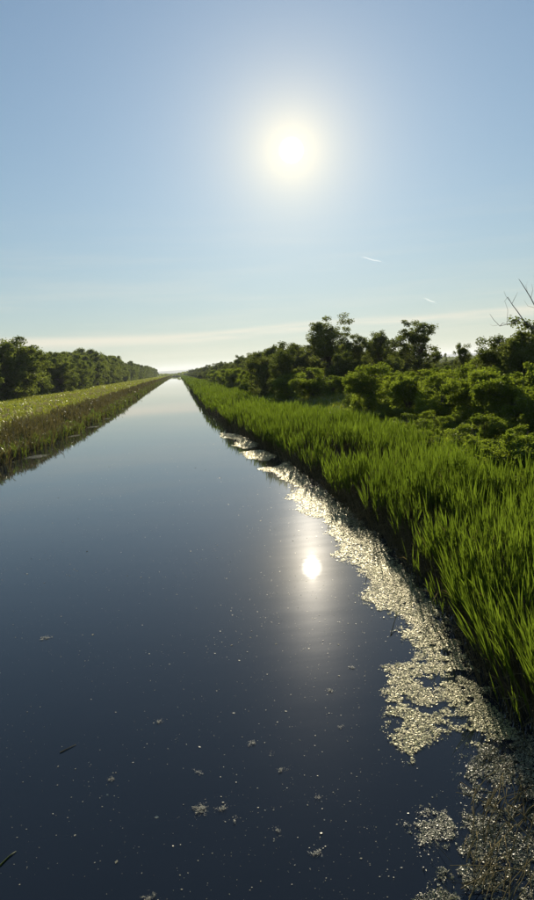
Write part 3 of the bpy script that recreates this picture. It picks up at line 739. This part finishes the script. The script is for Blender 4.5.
# drifting flecks nobody could count
fl = MB(); n = 14000
y = 5.5 + RNG.exponential(14, n); x = RNG.uniform(-10, 5.5, n)
k = (x > x_left(y) + .5) & (x < x_right(y)) & (RNG.uniform(size=n) < .12 + .5 * np.exp(-((x - y * .18) / 1.6) ** 2) + .35 * (vnoise(x, y, 1.4, 71) > .62))
x, y = x[k], y[k]; n = len(x)
S = (.006 + RNG.exponential(.0075, n)) * np.interp(y, [6, 12, 25, 60], [.9, 1.1, 1.8, 3.5])
fl.add(*leaf_cards(np.stack([x, y, np.full(n, .006)], 1), unit(np.stack([RNG.normal(size=n) * .16, RNG.normal(size=n) * .16, np.ones(n)], 1)), S, asp=.7, fold=.03))
tag(obj('drifting_flecks', fl.mesh('drifting_flecks', [MAT['fleck']])), 'countless tiny pale plant flecks drifting on open water', 'flecks', kind='stuff')
for k, (a, b, s) in enumerate(((201, 811, .085), (222, 809, .04), (241, 713, .0), (283, 769, .04), (277, 832, .04), (235, 821, .035), (319, 799, .04), (331, 691, .05), (353, 668, .05), (148, 897, .04), (196, 773, .03), (111, 780, .03), (160, 722, .035), (46, 638, .06), (270, 755, .03), (316, 853, .035), (344, 727, .035), (250, 744, .036))):
    if not s: continue
    c = ground_pt(a, b)
    weed_mat(None, 'largest crumbly leaf scrap drifting alone on dark open water' if k == 0 else 'small pale leaf scrap drifting on the open water', 9000, .02, 'fleck', thin=.05, nsc=.08, rough=.2, cat='leaf scrap',
             world_poly=[(c[0] + math.cos(t) * s * random.uniform(.6, 1.2) * 1.3, c[1] + math.sin(t) * s * random.uniform(.6, 1.3)) for t in np.linspace(0, 6.28, 8)[:-1]], group=None if k == 0 else 'leaf scraps on the open water').name = 'leaf_scrap'
# green blades floating, a twig standing in the water
def floating_blade(pts, r, name, label, mat, cat, z=(.01, .01), group=None):
    P = [np.array(ground_pt(a, b)) for a, b in pts]
    for i, p in enumerate(P): p[2] = z[0] + (z[1] - z[0]) * i / (len(P) - 1)
    m = MB(); m.add(*tube(P, np.linspace(r, r * .4, len(P)), 5))
    return tag(obj(name, m.mesh(name, [MAT[mat]], True)), label, cat, group)
floating_blade([(0, 866), (9, 857), (16, 852)], .012, 'reed_blade', 'single green reed blade floating on dark open water', 'reed_far', 'reed blade')
floating_blade([(60, 753), (72, 747), (76, 745)], .008, 'reed_blade', 'thin dry blade floating on dark open water', 'dry', 'reed blade')
floating_blade([(389, 640), (394, 628), (399, 619)], .012, 'twig', 'thin dark twig poking from water beside the pale raft', 'stem', 'twig', (-.05, .25))
lit = MB(); n = 900; lx = RNG.uniform(2.4, 6.2, n); ly = RNG.uniform(6.0, 10.4, n)
k = inside(mat_poly([(480, 745), (517, 733), (560, 745), (560, 910), (440, 910), (455, 850), (468, 810)]), lx, ly); lx, ly = lx[k], ly[k]; n = len(lx)
la = RNG.normal(.95, .55, n)
lit.add(*blades(np.stack([lx, ly, RNG.uniform(.02, .08, n)], 1), np.stack([np.cos(la), np.sin(la), RNG.uniform(-.02, .25, n)], 1), RNG.uniform(.12, .5, n), RNG.uniform(.006, .016, n), RNG.uniform(0, .12, n)), 0)
tag(obj('blade_litter', lit.mesh('blade_litter', [MAT['dry']])), 'thin brown blade litter strewn over the tangled weed raft', 'litter', kind='stuff')
# fallen dry stalks over the tangled raft
for k in range(48):
    a = random.uniform(472, 532); b = random.uniform(792, 896); L = random.uniform(.35, .9); an = random.uniform(.55, 1.25) if k % 5 else random.uniform(0, 3.1)
    c = ground_pt(a, b); z0 = random.uniform(.03, .06); z1 = random.uniform(.05, .24)
    s = np.linspace(-.5, .5, 5)
    P = np.stack([c[0] + math.cos(an) * L * s + .03 * np.sin(s * 5 + k), c[1] + math.sin(an) * L * s, z0 + (z1 - z0) * (s + .5) + .03 * np.cos(s * 3)], 1)
    m = MB(); m.add(*tube(P, np.linspace(.0075, .004, 5), 5), np.full(25, random.random()))
    tag(obj('dry_stalk', m.mesh('dry_stalk', [MAT['dry']], True)), 'fallen dry reed stalk lying over the tangled weed raft', 'stalk', 'dry stalks on the tangled raft')

# ------------------------------------------------------------------ vapour trails high in the sky
def trail_mat():
    m, n, out = new_mat('vapour')
    d = n.node('ShaderNodeBsdfDiffuse'); d.inputs[0].default_value = (1, 1, 1, 1)
    tr = n.node('ShaderNodeBsdfTranslucent'); tr.inputs[0].default_value = (1, 1, 1, 1)
    t = n.node('ShaderNodeBsdfTransparent')
    a = n.node('ShaderNodeMixShader'); a.inputs[0].default_value = .9; n.t.links.new(d.outputs[0], a.inputs[1]); n.t.links.new(tr.outputs[0], a.inputs[2])
    b = n.node('ShaderNodeMixShader'); b.inputs[0].default_value = .13
    n.t.links.new(t.outputs[0], b.inputs[1]); n.t.links.new(a.outputs[0], b.inputs[2]); n.t.links.new(b.outputs[0], out.inputs[0]); return m
MAT['vapour'] = trail_mat()
for (p, q, lab) in (((362, 257), (382, 262), 'short white vapour trail high in the sky below the sun'), ((424, 298), (436, 303), 'faint shorter vapour trail lower in the sky above the airy trees')):
    A = px_at(*p, 52000); B = px_at(*q, 52000); s = np.linspace(0, 1, 9)
    wv = np.sin(s * 9)[:, None] * np.array([0, 0, 22.0])
    m = MB(); m.add(*tube(A + (B - A) * s[:, None] + wv, 50 * np.sin(np.pi * (s * .9 + .05)) ** .7, 8))
    tag(obj('vapour_trail', m.mesh('vapour_trail', [MAT['vapour']], True)), lab, 'vapour trail')

# ------------------------------------------------------------------ haze
hm, n, out = new_mat('haze_air')
pv = n.node('ShaderNodeVolumePrincipled')
pv.inputs['Color'].default_value = (.80, .88, 1.0, 1); pv.inputs['Density'].default_value = 4.5e-5; pv.inputs['Anisotropy'].default_value = 0.35
n.t.links.new(pv.outputs[0], out.inputs['Volume'])
X, Y0, Y1, Z0, Z1 = 9600, -300, 16500, -6, 150
V = np.array([[sx * X, yy, zz] for zz in (Z0, Z1) for yy in (Y0, Y1) for sx in (-1, 1)], float)
F = np.array([[0, 2, 3], [0, 3, 1], [4, 5, 7], [4, 7, 6], [0, 1, 5], [0, 5, 4], [2, 6, 7], [2, 7, 3], [0, 4, 6], [0, 6, 2], [1, 3, 7], [1, 7, 5]])
tag(obj('haze', mesh_np('haze', V, F, None, [hm])), 'thin pale summer haze over the fields', 'haze', kind='stuff')
# prototypes that were never placed
for ps in PROTO.values():
    for p in ps:
        if p.name not in USED:
            for c in list(p.children): bpy.data.objects.remove(c)
            bpy.data.objects.remove(p)
